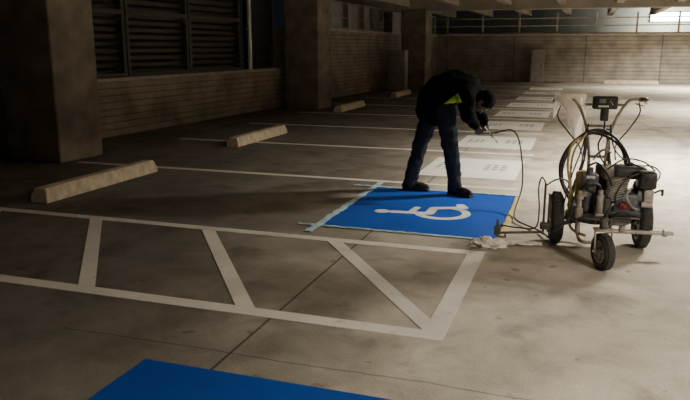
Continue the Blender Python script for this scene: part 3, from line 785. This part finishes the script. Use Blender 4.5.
for s in (-1, 1):
    body.ball(H(0.098, s * 0.012, -0.03), (0.010, 0.009, 0.008), 10, HR)
    body.ball(H(-0.005, s * 0.081, -0.008), (0.020, 0.009, 0.032), 14, HR)
    body.ball(H(0.06, s * 0.036, -0.02), (0.024, 0.022, 0.020), 12, HR)
body.ball(H(0.090, 0, -0.054), (0.010, 0.024, 0.006), 12, HR); body.ball(H(0.088, 0, -0.065), (0.011, 0.020, 0.007), 12, HR)
bo = bake(body, 'body', 'skin', per, 0.006, 3)
for s in (-1, 1): B().ball(H(0.080, s * 0.031, 0.004), (0.010, 0.013, 0.008), 14, HR).obj('eye', 'eye', per)
hr = B()
hr.ball(H(-0.022, 0, 0.040), (0.100, 0.088, 0.094), 32, HR); hr.ball(H(-0.055, 0, -0.01), (0.064, 0.080, 0.08), 24, HR)
hr.V = [v + Vector((noise.noise(v * 60), noise.noise(v * 60 + Vector((9, 0, 0))), noise.noise(v * 60 + Vector((0, 9, 0))))) * 0.006 for v in hr.V]
hr.obj('hair', 'hair', per)

jk = B()
chain(jk, [(-0.02, 0, 0.87), (0.00, 0, 0.96), (0.07, 0, 1.05), (0.19, 0, 1.105), (0.32, 0, 1.10), (0.38, 0, 1.06)],
      [(0.21, 0.175), (0.21, 0.185), (0.215, 0.18), (0.23, 0.17), (0.20, 0.15), (0.10, 0.10)], seg=20)
chain(jk, [upc, nec], [0.11, 0.095])
chain(jk, [(0.33, -0.13, 1.07), (0.35, -0.19, 1.02), elR, wrR], [0.105, 0.098, 0.074, 0.046]); chain(jk, [(0.33, 0.13, 1.07), (0.35, 0.19, 1.02), elL, wrL], [0.105, 0.098, 0.074, 0.046])
jo = bake(jk, 'jacket', 'jacket', per, 0.011, 7, 0.045, 0.09)
jn = B()
chain(jn, [(0.02, 0, 0.84), pel, (0.07, 0, 0.96)], [(0.165, 0.13), (0.175, 0.14), (0.16, 0.12)], seg=18)
chain(jn, [hipR, kneeR, (0.24, -0.11, 0.25), (0.255, -0.10, 0.085)], [0.110, 0.084, 0.076, 0.074])
chain(jn, [hipL, kneeL, (-0.21, 0.03, 0.25), (-0.24, 0.0, 0.085)], [0.110, 0.084, 0.076, 0.074])
bake(jn, 'jeans', 'jeans', per, 0.011, 6, 0.03, 0.07)
for (ax, ay), ang in (((0.26, -0.10), -0.45), ((-0.24, 0.0), 0.0)):
    bt = B(); R = Matrix.Rotation(ang, 3, 'Z')
    def q(x, y, z): return Vector((ax, ay, 0)) + R @ Vector((x, y, z))
    chain(bt, [q(-0.05, 0, 0.05), q(0.02, 0, 0.055), q(0.12, 0, 0.045), q(0.18, 0, 0.038)], [0.045, 0.048, 0.046, 0.034], seg=14)
    chain(bt, [q(-0.01, 0, 0.06), q(-0.005, 0, 0.14)], [0.052, 0.052])
    bt.box(q(0.065, 0, 0.012), (0.29, 0.09, 0.022), rot=R, bev=0.008)
    o = bake(bt, 'boot', 'boot', per, 0.007, 3)
    zmin = min(v.co.z for v in o.data.vertices)
    for v in o.data.vertices: v.co.z = max(v.co.z - zmin, 0) + 0.005
bv = BVHTree.FromPolygons([v.co for v in jo.data.vertices], [tuple(p.vertices) for p in jo.data.polygons])
hv = B(); rows = []
for i in range(17):
    t = i / 16; row = []
    c = Vector((0.14 + 0.16 * t, 0, 0.925 + 0.09 * t))
    w = 0.020 + 0.028 * t
    for k in (-1, -0.5, 0, 0.5, 1):
        p = c + Vector((-0.5, 0, 0.86)) * w * k
        h, nn, _, _ = bv.ray_cast(Vector((p.x, -1, p.z)), Vector((0, 1, 0)))
        if h is None: h = Vector((p.x, -0.15, p.z))
        row.append(hv.bm.verts.new(h + Vector((0, -0.009, 0))))
    rows.append(row)
for a, c in zip(rows, rows[1:]):
    for k in range(4): hv.bm.faces.new((a[k], a[k + 1], c[k + 1], c[k]))
o = hv.obj('reflective_stripe', 'hivis', per); so = o.modifiers.new('s', 'SOLIDIFY'); so.thickness = 0.004; o['label'] = 'bright yellow-green reflective stripe'

sgx = Vector((PX, PY, 0)) + gR
gun = empty('hand_spray_gun', sgx)
a = sR if sR.z > 0 else -sR
B().tube([-a * 0.06, a * 0.07], 0.0125, n=1, seg=14).obj('handle', 'blackp', gun)
fwd = Vector((0.55, 0.0, -0.6)).normalized()
b = B(); b.tube([a * 0.07 - fwd * 0.03, a * 0.07 + fwd * 0.10], 0.013, n=1, seg=14); b.tube([a * 0.07 + fwd * 0.10, a * 0.07 + fwd * 0.16], 0.008, n=1, seg=12); b.obj('barrel', 'dark', gun)
b = B(); b.box(a * 0.07 + fwd * 0.165, (0.014, 0.035, 0.014), bev=0.003); b.obj('spray_tip', 'yellow', gun)
tag(gun, 'small airless paint spray gun held in the hand', 'spray gun')
hp = [tuple(sgx - a * 0.062)]
hp += [(-0.80, 7.02, 0.66), (-0.62, 6.95, 0.70), (-0.53, 6.86, 0.56), (-0.47, 6.6, 0.24), (-0.5, 6.25, 0.05), (-0.46, 6.02, 0.022), (-0.3, 5.8, 0.02), (-0.22, 5.66, 0.022), (-0.17, 5.50, 0.03)]
o = B().tube(hp, 0.0075, seg=8, n=8).obj('paint_supply_hose', 'hose'); tag(o, 'thin black paint hose running from spray gun to machine', 'hose')

# ---------------------------------------------------------------- lamps
def lamp(x, y, power, col=(1, 0.92, 0.78), sx=1.0, sy=0.3, spread=152):
    e = empty('ceiling_lamp', (x, y, 2.72)); tag(e, 'rectangular garage luminaire hung under the concrete ceiling', 'lamp', 'garage luminaires')
    B().box((0, 0, 0.045), (sx + 0.1, sy + 0.08, 0.09), bev=0.015).obj('housing', 'cab', e, smooth=False)
    B().box((0, 0, -0.006), (sx, sy, 0.012), bev=0.004).obj('diffuser', 'lamp', e, smooth=False)
    L = D.lights.new('lamp_light', 'AREA'); L.energy = power; L.color = col; L.shape = 'RECTANGLE'; L.size = sx * 0.95; L.size_y = sy * 0.9
    L.spread = math.radians(spread)
    lo = D.objects.new('lamp_light', L); COL.objects.link(lo); lo.parent = e; lo.location = (0, 0, -0.03)
lamp(2.4, 9.2, 860)
lamp(3.8, 18.5, 500)
lamp(4.0, 28.0, 620)
lamp(3.2, 1.0, 460)  # unseen lamp, added as fill for the machine front and foreground
e = empty('outdoor_floodlight', (4.0, 39.62, 3.0)); tag(e, 'cool white floodlight on the neighbouring building', 'lamp')
B().box((0, 0.1, 0), (1.9, 0.15, 0.5), bev=0.03).obj('housing', 'cab', e, smooth=False)
B().box((0, 0.01, 0), (1.8, 0.03, 0.4)).obj('diffuser', 'lamp2', e, smooth=False)
L = D.lights.new('flood', 'AREA'); L.energy = 350; L.color = (0.95, 1, 0.86); L.size = 1.2
lo = D.objects.new('flood_light', L); COL.objects.link(lo); lo.parent = e; lo.location = (0, -1.4, 0); lo.rotation_euler = (math.radians(90), 0, 0)

w = D.worlds.new('World'); C.scene.world = w; w.use_nodes = True
w.node_tree.nodes['Background'].inputs[0].default_value = (0.5, 0.55, 0.7, 1)
w.node_tree.nodes['Background'].inputs[1].default_value = 0.01

cam = D.cameras.new('Camera'); cam.lens = 36; cam.sensor_width = 36; cam.clip_end = 200
co = D.objects.new('Camera', cam); COL.objects.link(co)
co.location = (0, 0, 1.5)
co.rotation_euler = (math.radians(90 - 12.5), 0, math.radians(18.76))
C.scene.camera = co
